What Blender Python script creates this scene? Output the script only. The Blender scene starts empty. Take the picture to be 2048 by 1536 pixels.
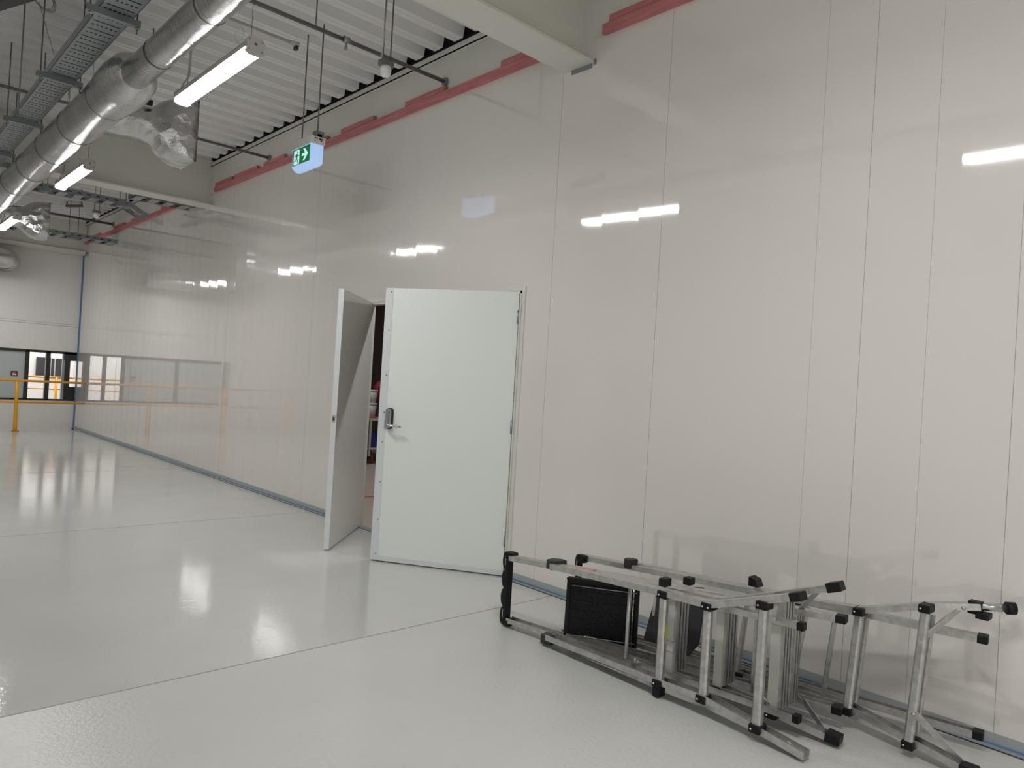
import bpy, math, random
from mathutils import Vector, Matrix
random.seed(7)
S = bpy.context.scene
COL = S.collection

# ------------------------------------------------------------------ camera
yaw, pitch, roll, FPX = 0.7506428446, 0.00344112916, 0.06001896, 1453.828
cy, sy = math.cos(yaw), math.sin(yaw)
fw = Vector((sy*math.cos(pitch), cy*math.cos(pitch), math.sin(pitch)))
r0 = Vector((cy, -sy, 0)); u0 = r0.cross(fw)
rt = r0*math.cos(roll)+u0*math.sin(roll); up = -r0*math.sin(roll)+u0*math.cos(roll)
cam = bpy.data.cameras.new('camera'); co = bpy.data.objects.new('camera', cam); COL.objects.link(co)
m = Matrix((rt, up, -fw)).transposed().to_4x4(); m.translation = Vector((0, 0, 1.42)); co.matrix_world = m
cam.sensor_width = 36; cam.lens = FPX/2048*36; cam.clip_start = 0.05; cam.clip_end = 100
S.camera = co

# ------------------------------------------------------------------ world, exposure
w = bpy.data.worlds.new('world'); S.world = w; w.use_nodes = True
w.node_tree.nodes['Background'].inputs[0].default_value = (0.8, 0.85, 0.9, 1)
w.node_tree.nodes['Background'].inputs[1].default_value = 0.02
S.view_settings.view_transform = 'Standard'; S.view_settings.look = 'None'
S.view_settings.gamma = 1; S.view_settings.use_curve_mapping = False
S.view_settings.exposure = 0.0
LAMP = 94.0          # emission of the batten diffusers
S.cycles.use_denoising = True
S.cycles.max_bounces = 10; S.cycles.diffuse_bounces = 6; S.cycles.glossy_bounces = 5
S.cycles.sample_clamp_indirect = 20.0
S.cycles.caustics_reflective = False; S.cycles.caustics_refractive = False

W = 3.72             # plane of the long white panel wall
HD = 4.27            # underside of the roof deck

# ------------------------------------------------------------------ mesh helper
class MB:
    def __init__(s): s.v = []; s.f = []; s.m = []; s.sm = []
    def poly(s, pts, faces, mat=0, smooth=False):
        b = len(s.v); s.v += [tuple(p) for p in pts]
        for f in faces: s.f.append([b+i for i in f]); s.m.append(mat); s.sm.append(smooth)
        return s
    def box(s, a, b, mat=0, fn=None):
        x0, y0, z0 = a; x1, y1, z1 = b
        p = [(x0,y0,z0),(x1,y0,z0),(x1,y1,z0),(x0,y1,z0),(x0,y0,z1),(x1,y0,z1),(x1,y1,z1),(x0,y1,z1)]
        if fn: p = [fn(q) for q in p]
        return s.poly(p, [(0,3,2,1),(4,5,6,7),(0,1,5,4),(1,2,6,5),(2,3,7,6),(3,0,4,7)], mat)
    def tube(s, pts, r, n=12, mat=0, cap=True, radii=None):
        pts = [Vector(p) for p in pts]; rings = []; prev = None
        for i, p in enumerate(pts):
            if i == 0: d = pts[1]-p
            elif i == len(pts)-1: d = p-pts[i-1]
            else: d = (pts[i+1]-p).normalized()+(p-pts[i-1]).normalized()
            d.normalize()
            if prev is None:
                a = d.cross(Vector((0,0,1)))
                if a.length < 1e-3: a = d.cross(Vector((1,0,0)))
            else: a = prev-d*prev.dot(d)
            a.normalize(); prev = a; b = d.cross(a)
            rr = radii[i] if radii else r
            rings.append([p+a*rr*math.cos(2*math.pi*k/n)+b*rr*math.sin(2*math.pi*k/n) for k in range(n)])
        v = [q for R in rings for q in R]; f = []
        for i in range(len(pts)-1):
            for k in range(n):
                f.append((i*n+k, i*n+(k+1) % n, (i+1)*n+(k+1) % n, (i+1)*n+k))
        s.poly(v, f, mat, True)
        if cap:
            s.poly(rings[0], [tuple(reversed(range(n)))], mat); s.poly(rings[-1], [tuple(range(n))], mat)
        return s
    def sweep(s, prof, pts, side, mat=0, closed=True, cap=True, smooth=False):
        """sweep a 2D profile (side, up) along pts; side = horizontal direction hint"""
        pts = [Vector(p) for p in pts]; side = Vector(side); rings = []
        for i, p in enumerate(pts):
            if i == 0: d = pts[1]-p
            elif i == len(pts)-1: d = p-pts[i-1]
            else: d = (pts[i+1]-p).normalized()+(p-pts[i-1]).normalized()
            d.normalize(); a = (side-d*side.dot(d)).normalized(); b = a.cross(d)
            if b.z < 0 and abs(b.z) > .2: b = -b
            k = 1
            if 0 < i < len(pts)-1:
                k = 1/max(.5, math.cos((pts[i+1]-p).angle(p-pts[i-1])/2))
            rings.append([p+a*q[0]+b*q[1]*k for q in prof])
        n = len(prof); v = [q for R in rings for q in R]; f = []
        for i in range(len(pts)-1):
            for k in range(n if closed else n-1):
                f.append((i*n+k, i*n+(k+1) % n, (i+1)*n+(k+1) % n, (i+1)*n+k))
        s.poly(v, f, mat, smooth)
        if cap and closed:
            s.poly(rings[0], [tuple(reversed(range(n)))], mat); s.poly(rings[-1], [tuple(range(n))], mat)
        return s
    def prism(s, prof, axis, a, b, mat=0, fn=None, smooth=False):
        """polygon prof in the two other axes, extruded along axis from a to b"""
        def P(q, t):
            p = {'x': (t, q[0], q[1]), 'y': (q[0], t, q[1]), 'z': (q[0], q[1], t)}[axis]
            return fn(p) if fn else p
        n = len(prof)
        v = [P(q, a) for q in prof]+[P(q, b) for q in prof]
        s.poly(v, [(k, (k+1) % n, n+(k+1) % n, n+k) for k in range(n)], mat, smooth)
        s.poly(v[:n], [tuple(reversed(range(n)))], mat); s.poly(v[n:], [tuple(range(n))], mat)
        return s
    def sphere(s, c, r, n=16, mat=0, sz=1.0):
        c = Vector(c); v = []; f = []; h = n//2
        for i in range(h+1):
            t = math.pi*i/h
            for k in range(n):
                v.append(c+Vector((r*math.sin(t)*math.cos(2*math.pi*k/n), r*math.sin(t)*math.sin(2*math.pi*k/n), r*sz*math.cos(t))))
        for i in range(h):
            for k in range(n): f.append((i*n+k, (i+1)*n+k, (i+1)*n+(k+1) % n, i*n+(k+1) % n))
        return s.poly(v, f, mat, True)
    def torus(s, c, ax, R, r, n=28, k=6, mat=0):
        c = Vector(c); ax = Vector(ax).normalized()
        a = ax.cross(Vector((0,0,1)));
        if a.length < 1e-3: a = Vector((1,0,0))
        a.normalize(); b = ax.cross(a); v = []; f = []
        for i in range(n):
            d = a*math.cos(2*math.pi*i/n)+b*math.sin(2*math.pi*i/n)
            for j in range(k):
                t = 2*math.pi*j/k; v.append(c+d*(R+r*math.cos(t))+ax*r*math.sin(t))
        for i in range(n):
            for j in range(k):
                f.append((i*k+j, ((i+1) % n)*k+j, ((i+1) % n)*k+(j+1) % k, i*k+(j+1) % k))
        return s.poly(v, f, mat, True)

def tag(o, label=None, cat=None, group=None, kind=None):
    if label: o['label'] = label
    if cat: o['category'] = cat
    if group: o['group'] = group
    if kind: o['kind'] = kind
    return o

def wloc(o):
    v = Vector((0,0,0))
    while o: v += o.location; o = o.parent
    return v

def obj(name, mb, mats, parent=None, loc=None, bevel=0, label=None):
    if not isinstance(mats, (list, tuple)): mats = [mats]
    if parent: base = wloc(parent); 
    elif loc is not None: base = Vector(loc)
    else:
        xs = [v[0] for v in mb.v]; ys = [v[1] for v in mb.v]; zs = [v[2] for v in mb.v]
        base = Vector(((min(xs)+max(xs))/2, (min(ys)+max(ys))/2, min(zs)))
    me = bpy.data.meshes.new(name)
    me.from_pydata([tuple(Vector(v)-base) for v in mb.v], [], mb.f)
    for mt in mats: me.materials.append(mt)
    for p, mi, s_ in zip(me.polygons, mb.m, mb.sm): p.material_index = mi; p.use_smooth = s_
    me.validate(); 
    import bmesh
    bm = bmesh.new(); bm.from_mesh(me); bmesh.ops.remove_doubles(bm, verts=bm.verts, dist=1e-6)
    bmesh.ops.recalc_face_normals(bm, faces=bm.faces); bm.to_mesh(me); bm.free()
    o = bpy.data.objects.new(name, me); COL.objects.link(o)
    if parent: o.parent = parent
    else: o.location = base
    if bevel:
        b = o.modifiers.new('bevel', 'BEVEL'); b.width = bevel; b.segments = 2; b.limit_method = 'ANGLE'; b.angle_limit = math.radians(50)
    if label: o['label'] = label
    return o

def empty(name, loc, label, cat, group=None):
    o = bpy.data.objects.new(name, None); o.empty_display_size = .1; COL.objects.link(o); o.location = loc
    return tag(o, label, cat, group)

def copy_tree(o, delta=(0,0,0), parent=None, label=None):
    c = o.copy(); COL.objects.link(c)
    if parent: c.parent = parent
    else: c.location = o.location+Vector(delta)
    if label: c['label'] = label
    for ch in list(o.children):
        if ch is not c: copy_tree(ch, parent=c)
    return c

# ------------------------------------------------------------------ materials
def lin(c): return tuple(((x/255)/12.92 if x/255 <= .04045 else ((x/255+.055)/1.055)**2.4) for x in c)+(1,)
def mat(name, col, rough=.5, metal=0, emit=None, est=0, spec=.5, coat=0):
    mt = bpy.data.materials.new(name); mt.use_nodes = True; b = mt.node_tree.nodes['Principled BSDF']
    b.inputs['Base Color'].default_value = (*col[:3], 1); b.inputs['Roughness'].default_value = rough
    b.inputs['Metallic'].default_value = metal; b.inputs['Specular IOR Level'].default_value = spec
    b.inputs['Coat Weight'].default_value = coat; b.inputs['Coat Roughness'].default_value = .05
    if emit: b.inputs['Emission Color'].default_value = (*emit[:3], 1); b.inputs['Emission Strength'].default_value = est
    return mt
class NT:
    def __init__(s, mt): s.t = mt.node_tree; s.b = s.t.nodes['Principled BSDF']
    def n(s, ty, **kw):
        x = s.t.nodes.new(ty)
        for k, v in kw.items():
            if k.startswith('i_'): x.inputs[int(k[2:]) if k[2:].isdigit() else k[2:].replace('_', ' ')].default_value = v
            else: setattr(x, k, v)
        return x
    def l(s, a, b): s.t.links.new(a, b)
    def coords(s, scale=(1,1,1)):
        g = s.n('ShaderNodeNewGeometry'); mp = s.n('ShaderNodeMapping'); mp.inputs['Scale'].default_value = scale
        s.l(g.outputs['Position'], mp.inputs['Vector']); return mp.outputs[0]
    def noise(s, vec, scale=5, detail=3, rough=.5):
        x = s.n('ShaderNodeTexNoise'); s.l(vec, x.inputs['Vector']); x.inputs['Scale'].default_value = scale
        x.inputs['Detail'].default_value = detail; x.inputs['Roughness'].default_value = rough; return x.outputs['Fac']
    def ramp(s, fac, a, b, c0, c1):
        x = s.n('ShaderNodeValToRGB'); x.color_ramp.elements[0].position = a; x.color_ramp.elements[1].position = b
        x.color_ramp.elements[0].color = c0; x.color_ramp.elements[1].color = c1; s.l(fac, x.inputs[0]); return x.outputs[0]
    def math(s, op, a, b=0.0):
        x = s.n('ShaderNodeMath', operation=op)
        for i, q in enumerate((a, b)):
            if isinstance(q, (int, float)): x.inputs[i].default_value = q
            else: s.l(q, x.inputs[i])
        return x.outputs[0]
    def bump(s, h, dist, strength=1.0, prev=None):
        x = s.n('ShaderNodeBump'); x.inputs['Strength'].default_value = strength; x.inputs['Distance'].default_value = dist
        s.l(h, x.inputs['Height'])
        if prev: s.l(prev, x.inputs['Normal'])
        return x.outputs[0]

def c4(r, g, b): return (r, g, b, 1)
# long wall: glossy sandwich panel, faint vertical waviness and a kink at each fold
M = {}
mt = mat('glossy_panel', (.83, .79, .755), .05, spec=1.0, coat=1.0); T = NT(mt); T.b.inputs['Coat IOR'].default_value = 1.65; T.b.inputs['Coat Roughness'].default_value = .03
v1 = T.coords((1, 1, .12)); nz = T.noise(v1, 2.4, 2)
v2 = T.coords((1, 1, .05)); n2 = T.noise(v2, 9, 2)
sx = T.n('ShaderNodeSeparateXYZ'); g = T.n('ShaderNodeNewGeometry'); T.l(g.outputs['Position'], sx.inputs[0])
fr = T.math('FRACT', T.math('MULTIPLY', sx.outputs['Y'], 1/.305)); pk = T.math('ABSOLUTE', T.math('SUBTRACT', fr, .5))
pk = T.math('SMOOTH_MAX', T.math('SUBTRACT', .04, pk), 0.0)
b1 = T.bump(nz, .0010); b2 = T.bump(n2, .0003, prev=b1); b3 = T.bump(pk, .016, .5, prev=b2); T.l(b3, T.b.inputs['Normal']); T.l(b3, T.b.inputs['Coat Normal'])
M['panel'] = mt
mt = mat('matte_panel', (.80, .785, .765), .35); M['panel2'] = mt
mt = mat('cream_steel', (.60, .59, .55), .45); T = NT(mt)
T.l(T.ramp(T.noise(T.coords(), 3, 4), .3, .7, c4(.76,.75,.70), c4(.80,.79,.74)), T.b.inputs['Base Color']); M['cream'] = mt
M['beam'] = mat('painted_beam', (.72, .72, .66), .4)
mt = mat('white_deck', (.86, .86, .85), .25); M['deck'] = mt
M['void'] = mat('dark_void', (.03, .03, .035), .9)
# floor
def floor_mat(name, rough, bsc, bd, col0, col1):
    mt = mat(name, col0, rough); T = NT(mt)
    c = T.coords(); a = T.noise(c, .9, 5, .55)
    T.l(T.ramp(a, .3, .72, c4(*col0), c4(*col1)), T.b.inputs['Base Color'])
    x = T.n('ShaderNodeMapRange'); x.inputs['To Min'].default_value = rough*.85; x.inputs['To Max'].default_value = rough*1.2
    T.l(T.noise(c, 2.3, 4), x.inputs['Value']); T.l(x.outputs[0], T.b.inputs['Roughness'])
    st_ = T.ramp(T.noise(T.coords((1, 1, 1)), 1.7, 2), .70, .76, c4(0, 0, 0), c4(1, 1, 1)); mxs = T.n('ShaderNodeMix', data_type='RGBA', blend_type='MULTIPLY')
    base_link = T.b.inputs['Base Color'].links[0].from_socket; T.l(base_link, mxs.inputs[6]); mxs.inputs[7].default_value = c4(.95, .94, .86); T.l(st_, mxs.inputs[0])
    vo = T.n('ShaderNodeTexVoronoi', feature='F1'); T.l(c, vo.inputs['Vector']); vo.inputs['Scale'].default_value = 1.6
    sp = T.ramp(vo.outputs['Distance'], .010, .014, c4(1, 1, 1), c4(0, 0, 0)); mx2 = T.n('ShaderNodeMix', data_type='RGBA', blend_type='MULTIPLY'); T.l(sp, mx2.inputs[0]); T.l(mxs.outputs[2], mx2.inputs[6]); mx2.inputs[7].default_value = c4(.25, .24, .22); T.l(mx2.outputs[2], T.b.inputs['Base Color'])
    b1 = T.bump(T.noise(c, bsc, 3, .6), bd); b2 = T.bump(T.noise(c, 3, 2), .0015, prev=b1); T.l(b2, T.b.inputs['Normal']); return mt
M['floor_far'] = floor_mat('gloss_epoxy', .075, 34, .0007, (.57, .575, .55), (.62, .625, .60))
M['floor_near'] = floor_mat('orange_peel_epoxy', .30, 48, .0022, (.56, .565, .54), (.62, .625, .60))
M['joint'] = mat('floor_joint', (.27, .27, .21), .5)
M['seam'] = mat('panel_seam', (.30, .29, .28), .6)
M['tape'] = mat('blue_film', (.14, .27, .45), .35)
M['skirt'] = mat('grey_aluminium_skirting', (.46, .50, .51), .3, .35)
# foil
mt = mat('foil', (.7, .7, .7), .15, 1.0); T = NT(mt)
a = T.noise(T.coords((1, 6, 1)), 7, 4, .6); b_ = T.noise(T.coords((1, 1, 1)), 22, 3, .6)
b1 = T.bump(a, .009); b2 = T.bump(b_, .005, prev=b1); T.l(b2, T.b.inputs['Normal'])
T.l(T.ramp(T.noise(T.coords(), 4, 3), .35, .7, c4(.62,.62,.62), c4(.8,.8,.8)), T.b.inputs['Base Color']); M['foil'] = mt
mt = mat('crumpled_foil', (.68, .68, .68), .2, 1.0); T = NT(mt)
vo = T.n('ShaderNodeTexVoronoi', feature='F1'); T.l(T.coords(), vo.inputs['Vector']); vo.inputs['Scale'].default_value = 9
b1 = T.bump(vo.outputs['Distance'], .02); b2 = T.bump(T.noise(T.coords(), 14, 4, .65), .012, prev=b1); T.l(b2, T.b.inputs['Normal']); M['crumple'] = mt
M['band'] = mat('black_band', (.03, .03, .03), .5)
M['galv'] = mat('galvanised', (.33, .36, .38), .38, .8)
M['rod'] = mat('threaded_rod', (.17, .17, .17), .5, .5)
M['pipe'] = mat('grey_pipe', (.22, .22, .22), .42, .5)
M['white_plastic'] = mat('white_plastic', (.62, .60, .57), .4)
M['dark'] = mat('dark_plastic', (.02, .021, .023), .5)
M['black'] = mat('black_rubber', (.006, .0065, .008), .5, spec=.3)
M['glow_side'] = mat('lamp_diffuser_side', (.9, .9, .9), .4, emit=(1, .993, .982), est=LAMP*.42)
M['glow'] = mat('lamp_diffuser', (.9, .9, .9), .4, emit=(1, .993, .982), est=LAMP)
M['cord'] = mat('cream_cord', (.6, .57, .48), .5)
M['timber'] = None
mt = mat('red_timber', (.42, .10, .115), .65); T = NT(mt)
T.l(T.ramp(T.noise(T.coords((3, .6, 12)), 6, 4), .3, .75, c4(.50,.16,.165), c4(.68,.28,.285)), T.b.inputs['Base Color']); M['timber'] = mt
M['timber_end'] = mat('timber_end_grain', (.30, .22, .12), .7)
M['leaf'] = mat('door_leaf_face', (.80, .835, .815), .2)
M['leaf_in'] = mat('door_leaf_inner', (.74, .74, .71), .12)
M['alu_trim'] = mat('satin_trim', (.72, .76, .77), .3, .15)
M['frame'] = mat('cream_door_frame', (.70, .69, .63), .35)
M['steel'] = mat('brushed_steel', (.55, .55, .54), .25, .9)
# ladder aluminium: scuffed
mt = mat('ladder_aluminium', (.5, .5, .49), .33, .85); T = NT(mt)
n_ = T.noise(T.coords(), 26, 5, .65)
T.l(T.ramp(n_, .3, .75, c4(.46,.455,.44), c4(.72,.715,.69)), T.b.inputs['Base Color'])
x = T.n('ShaderNodeMapRange'); x.inputs['To Min'].default_value = .22; x.inputs['To Max'].default_value = .5
T.l(T.noise(T.coords(), 40, 3), x.inputs['Value']); T.l(x.outputs[0], T.b.inputs['Roughness']); M['alu'] = mt
M['alu_pale'] = mat('painted_aluminium', (.60, .60, .56), .42, .3)
M['alu_dark'] = mat('groove_shadow_metal', (.10, .10, .10), .5, .5)
M['yellow'] = mat('yellow_rail_paint', (.75, .36, .005), .35)
M['ystick'] = mat('yellow_sticker', (.42, .38, .10), .5)
M['ostick'] = mat('orange_sticker', (.62, .22, .13), .5)
M['green'] = mat('sign_green', (.0, .15, .045), .4, emit=(.0, .30, .08), est=.25)
M['signwhite'] = mat('sign_white_lit', (.7, .8, .8), .4, emit=(.60, .95, .98), est=.6)
M['signbody'] = mat('sign_diffuser_lit', (.35, .42, .5), .3, emit=(.38, .60, 1.0), est=.62)
M['winframe'] = mat('black_window_frame', (.018, .02, .018), .35)
mt = bpy.data.materials.new('window_glass'); mt.use_nodes = True; b = mt.node_tree.nodes['Principled BSDF']
b.inputs['Base Color'].default_value = (1,1,1,1); b.inputs['Roughness'].default_value = 0; b.inputs['Transmission Weight'].default_value = 1; b.inputs['IOR'].default_value = 1.01
M['glass'] = mt
M['greypanel'] = mat('grey_blue_panel', (.50, .545, .55), .3)
M['redsign'] = mat('maroon_sign', (.16, .02, .035), .4)
M['whitepaint'] = mat('white_paint', (.8, .8, .8), .5)
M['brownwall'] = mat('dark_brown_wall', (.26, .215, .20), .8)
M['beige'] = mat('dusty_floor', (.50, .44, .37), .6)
M['blue'] = mat('blue_crate_plastic', (.015, .04, .22), .4)
M['bucket'] = mat('bucket_plastic', (.60, .60, .60), .4)
M['redfilm'] = mat('red_plastic_sheet', (.36, .06, .075), .35)
mt = M['redfilm']; T = NT(mt); T.l(T.bump(T.noise(T.coords(), 11, 5, .7), .05), T.b.inputs['Normal'])
M['redwheel'] = mat('maroon_wheel', (.22, .04, .05), .5)
M['orange'] = mat('orange_film', (.65, .16, .03), .5)
M['greyplat'] = mat('charcoal_platform', (.045, .047, .055), .45)
M['darkbeam'] = mat('dark_channel', (.05, .053, .058), .5)

def struct(name, mb, mats, **kw):
    o = obj(name, mb, mats, **kw); o['kind'] = 'structure'; return o

# ================================================================== SETTING
X0, Y0, Y1 = -6.0, -8.0, 17.35
FE = 16.47            # floor edge before the ramp at the end wall
# floor (two pours, joint at y=3.41)
fb = MB(); fb.box((X0, Y0, -.15), (W, 3.41, 0), 1); fb.box((X0, 3.41, -.15), (W, FE, 0), 0)
for y, wd in ((3.41, .007), (6.87, .006), (10.54, .007), (14.1, .006)):
    fb.box((X0, y-wd/2, -.02), (W, y+wd/2, .0006), 2)
struct('floor', fb, [M['floor_far'], M['floor_near'], M['joint']], loc=(0,0,0))
rb = MB(); rb.poly([(X0,FE,-1.3),(W,FE,-.02),(W,Y1+.3,-.02),(X0,Y1+.3,-1.3)], [(0,1,2,3)]); rb.poly([(X0,FE,-1.4),(W,FE,-.1),(W,Y1+.3,-.1),(X0,Y1+.3,-1.4)], [(0,3,2,1)])
struct('floor', rb, M['floor_near'], loc=(0,17,0))
# long wall with door opening
OY0, OY1, OZ = 3.925, 6.04, 2.135
WT = 3.835
wb = MB(); T_ = .055
wb.box((W, Y0, 0), (W+T_, OY0, WT)); wb.box((W, OY1, 0), (W+T_, Y1+.3, WT)); wb.box((W, OY0, OZ), (W+T_, OY1, WT))
for y in (.82, 1.173, 1.472, 1.722, 2.714, 3.64, 7.2, 9.5, 12.95, 15.25):
    z0 = 0.05; wd = .0017 if y in (1.472, .82, 2.714, 3.64) else .0009
    wb.box((W-.0006, y-wd/2, z0), (W+.001, y+wd/2, WT), 1)
struct('wall_right', wb, [M['panel'], M['seam']], loc=(W,0,0))
# upper strip of wall behind the beams and red timber
ub = MB(); ub.box((W+.012, Y0, WT), (W+.1, Y1+.3, HD-.005))
struct('wall_right_upper', ub, M['cream'], loc=(W,0,WT)).name = 'wall_right_top'
ub = MB(); ub.box((W-.03, Y0, HD-.06), (W+.010, Y1-.01, HD-.052)); ub.box((W-.03, Y0, HD-.06), (W-.022, Y1-.01, HD-.006)); struct('trim_7', ub, M['cream'])
vb = MB(); vb.box((W+.03, Y0, HD-.004), (W+.05, Y1+.1, HD+.12)); vb.box((W-.054, Y0, HD+.092), (W+.03, Y1+.1, HD+.097))
struct('flute_shade_strip', vb, M['void'])  # closing strip behind the flute ends, their darkness put into its colour
# end wall with window band
eb = MB()
WZ0, WZ1 = .585, 1.565
eb.box((X0, Y1, -1.5), (W, Y1+.12, WZ0)); eb.box((X0, Y1, WZ1), (W, Y1+.12, HD+.1)); eb.box((X0, Y1, WZ0), (.6, Y1+.12, WZ1))
eb.box((X0, Y1-.001, 2.11), (W, Y1, 2.118), 1); eb.box((X0, Y1-.001, 2.155), (W, Y1, 2.16), 1)
eb.box((X0, Y1-.001, .50), (W, Y1, .507), 1)
struct('wall_end', eb, [M['panel2'], M['seam']], loc=(0,Y1,0))
# opposite wall, with a grey door and dark window seen mirrored in the panels
ob = MB(); ob.box((X0-.12, Y0, 0), (X0, Y1, HD+.1)); struct('wall_left', ob, M['panel2'], loc=(X0,0,0))
bb = MB(); bb.box((X0, Y0-.12, 0), (W, Y0, HD+.1)); struct('wall_back', bb, M['panel2'], loc=(0,Y0,0))
dd = MB(); dd.box((X0, 9.9, 0), (X0+.03, 11.05, 2.1)); struct('door_3', dd, M['greypanel'])
dd = MB(); dd.box((X0, 12.2, 1.05), (X0+.03, 13.4, 2.1)); struct('window_2', dd, M['greypanel'])
# roof deck
prof = []; pitch_ = .2735; y = 4.885-60*pitch_
up_ = []
yy = 4.885-50*pitch_
while yy < Y1+.2:
    for (dy, z) in ((0, HD), (.016, HD+.088), (.144, HD+.088), (.160, HD)): up_.append((yy+dy, z))
    yy += pitch_
cb = MB(); n = len(up_)
cb.poly([(X0, a, z) for a, z in up_]+[(W-.055, a, z) for a, z in up_], [(i, i+1, n+i+1, n+i) for i in range(n-1)])
# small stiffening grooves in each pan
for i in range(0, n-4, 4):
    ya = up_[i+3][0]; yb = up_[i+4][0]; ym = (ya+yb)/2
    cb.box((X0, ym-.006, HD-.004), (W-.055, ym+.006, HD+.001))
struct('ceiling', cb, M['deck'], loc=(0,0,HD))
rf = MB(); rf.box((X0-.2, Y0-.2, HD+.125), (W+.3, Y1+.4, HD+.2)); struct('ceiling_top', rf, M['void']).name = 'ceiling'
# skirting and blue film
for (a, b) in ((Y0, OY0-.02), (OY1+.04, Y1)):
    sb = MB(); sb.box((W-.004, a, 0), (W, b, .055), 0); sb.box((W-.040, a, 0), (W-.004, b, .004), 0); sb.box((W-.0065, a, .004), (W-.004, b, .013), 1); sb.box((W-.046, a, .0), (W-.040, b, .0035), 2)
    struct('baseboard_right', sb, [M['skirt'], M['tape'], M['band']])
sb = MB(); sb.box((W-.03, OY0, 0), (W-.012, OY1, .005), 0); sb.box((W-.012, OY0, 0), (W+.0, OY1, .006), 1); sb.box((W, OY0, 0), (W+.055, OY1, .004), 1)
struct('trim_1', sb, [M['tape'], M['skirt']])
cbm = MB(); cbm.box((W-.016, Y1-.016, -.05), (W-.0005, Y1-.001, 3.64)); cbm.box((W-.003, Y1-.07, -.02), (W-.0003, Y1-.016, 3.64), 0); cbm.box((W-.05, Y1-.05, 3.62), (W-.0005, Y1-.001, 3.66))
struct('trim_2', cbm, M['tape'])
# door frame
df = MB()
df.box((W-.012, OY0-.034, 0), (W, OY0, OZ+.034)); df.box((W-.012, OY1, 0), (W, OY1+.03, OZ+.034)); df.box((W-.012, OY0, OZ), (W, OY1, OZ+.034))
df.box((W-.012, OY0-.003, 0), (W+.060, OY0+.018, OZ)); df.box((W-.012, OY1-.006, 0), (W+.060, OY1+.003, OZ)); df.box((W-.012, OY0, OZ-.018), (W+.060, OY1, OZ+.002))
struct('trim_3', df, M['frame'])

# ------------------------------------------------------------------ steel beams across the hall
def beam(y0, wd, z0, label, xe=W+.015, x0=X0):
    t = MB(); ym = y0+wd/2
    t.box((x0, y0, z0), (xe, y0+wd, z0+.018)); t.box((x0, ym-.008, z0+.018), (xe, ym+.008, HD+.002)); t.box((x0, y0, HD-.02), (xe-.06, y0+wd, HD-.002))
    o = struct('trim_4', t, M['beam']); return o
beam(3.355, .275, 3.675, '')
beam(10.22, .29, 3.655, '')
bz = MB(); bz.box((X0, 17.08, 3.60), (W-.03, 17.3, 3.675)); bz.box((X0, 17.2, 3.675), (W-.0, 17.25, HD)); struct('trim_5', bz, M['beam'])
# bracket below the near beam end and a short upright strip beside it
bk = MB(); bk.box((W-.006, 3.37, 3.645), (W-.0005, 3.56, 3.675)); bk.box((W-.006, 3.335, 3.66), (W-.0008, 3.352, 3.70))
tag(obj('bracket_plate', bk, M['galv']), 'thin grey plate under the wall end of the nearest ceiling beam', 'bracket')

# ------------------------------------------------------------------ red timber battens
def timber(y0, y1, label, group, z=WT, h=.066, x0=W-.035, x1=W+.010):
    t = MB(); t.box((x0, y0, z), (x1, y1, z+h)); o = obj('timber_batten', t, M['timber'], bevel=.002); tag(o, label, 'timber', group); return o
GT = 'red timber battens along the top of the panel wall'
timber(3.70, 10.15, 'long red timber batten on the wall top between the two ceiling beams', GT)
timber(10.6, 17.2, 'long red timber batten on the wall top beyond the far ceiling beam', GT)
timber(-1.0, 3.27, 'red timber batten on the wall top right of the near ceiling beam', GT)
names = ['nearest to the near beam', 'second from the near beam', 'third from the near beam', 'just right of the exit sign', 'just left of the exit sign', 'second from the far beam', 'nearest to the far beam']
for (a, b), nm in zip(((3.74, 4.306), (5.023, 5.611), (6.141, 6.758), (7.05, 7.36), (8.044, 8.606), (8.789, 9.479), (9.56, 10.14)), names):
    if b < 4.4: nm = 'cut off by the near ceiling beam'
    z = WT+.072
    t = MB(); t.box((W-.028, a, z), (W+.010, b, z+.045), 0); t.box((W-.0285, a-.001, z+.002), (W+.011, a, z+.043), 1)
    t.box((W-.015, a+.03, WT+.066), (W+.012, b-.03, z+.001), 0)
    o = obj('timber_packer', t, [M['timber'], M['timber_end']]); tag(o, 'short red timber packer on the long wall-top batten, '+nm, 'timber', 'short red timber packers on top of the batten')
t = MB(); t.box((W-.028, -.5, WT+.072), (W+.012, 3.22, WT+.117)); t.box((W-.015, -.4, WT+.066), (W+.012, 3.1, WT+.073))
tag(obj('timber_packer', t, M['timber'], bevel=.002), 'long red timber packer on the upper right batten before the near beam', 'timber', 'short red timber packers on top of the batten')
for i, (a, b) in enumerate(((11.6, 12.4), (13.2, 14.0), (14.45, 15.1), (16.1, 16.7))):
    t = MB(); t.box((W-.028, a, WT+.072), (W+.012, b, WT+.117)); t.box((W-.015, a+.03, WT+.066), (W+.012, b-.03, WT+.073))
    tag(obj('timber_packer', t, M['timber']), 'short red timber packer beyond the far beam, '+['nearest to the beam', 'second from the beam', 'third from the beam', 'nearest to the end wall'][i], 'timber', 'short red timber packers on top of the batten')

# ------------------------------------------------------------------ double door leaves
def leaf(hinge, free, name, label, room_side, mats):
    h = Vector((*hinge, 0)); e = Vector((*free, 0)); L = (e-h).length; d = (e-h)/L
    nrm = Vector((-d.y, d.x, 0))*room_side                   # outward normal of the room-side face
    def fn(p): return h+d*p[0]+nrm*p[1]+Vector((0, 0, p[2]))  # p = (along, out, z)
    root = empty(name, h, label, 'door', None); root['kind'] = 'structure'
    return root, fn, L
ZT, ZB = 2.13, .012
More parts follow.
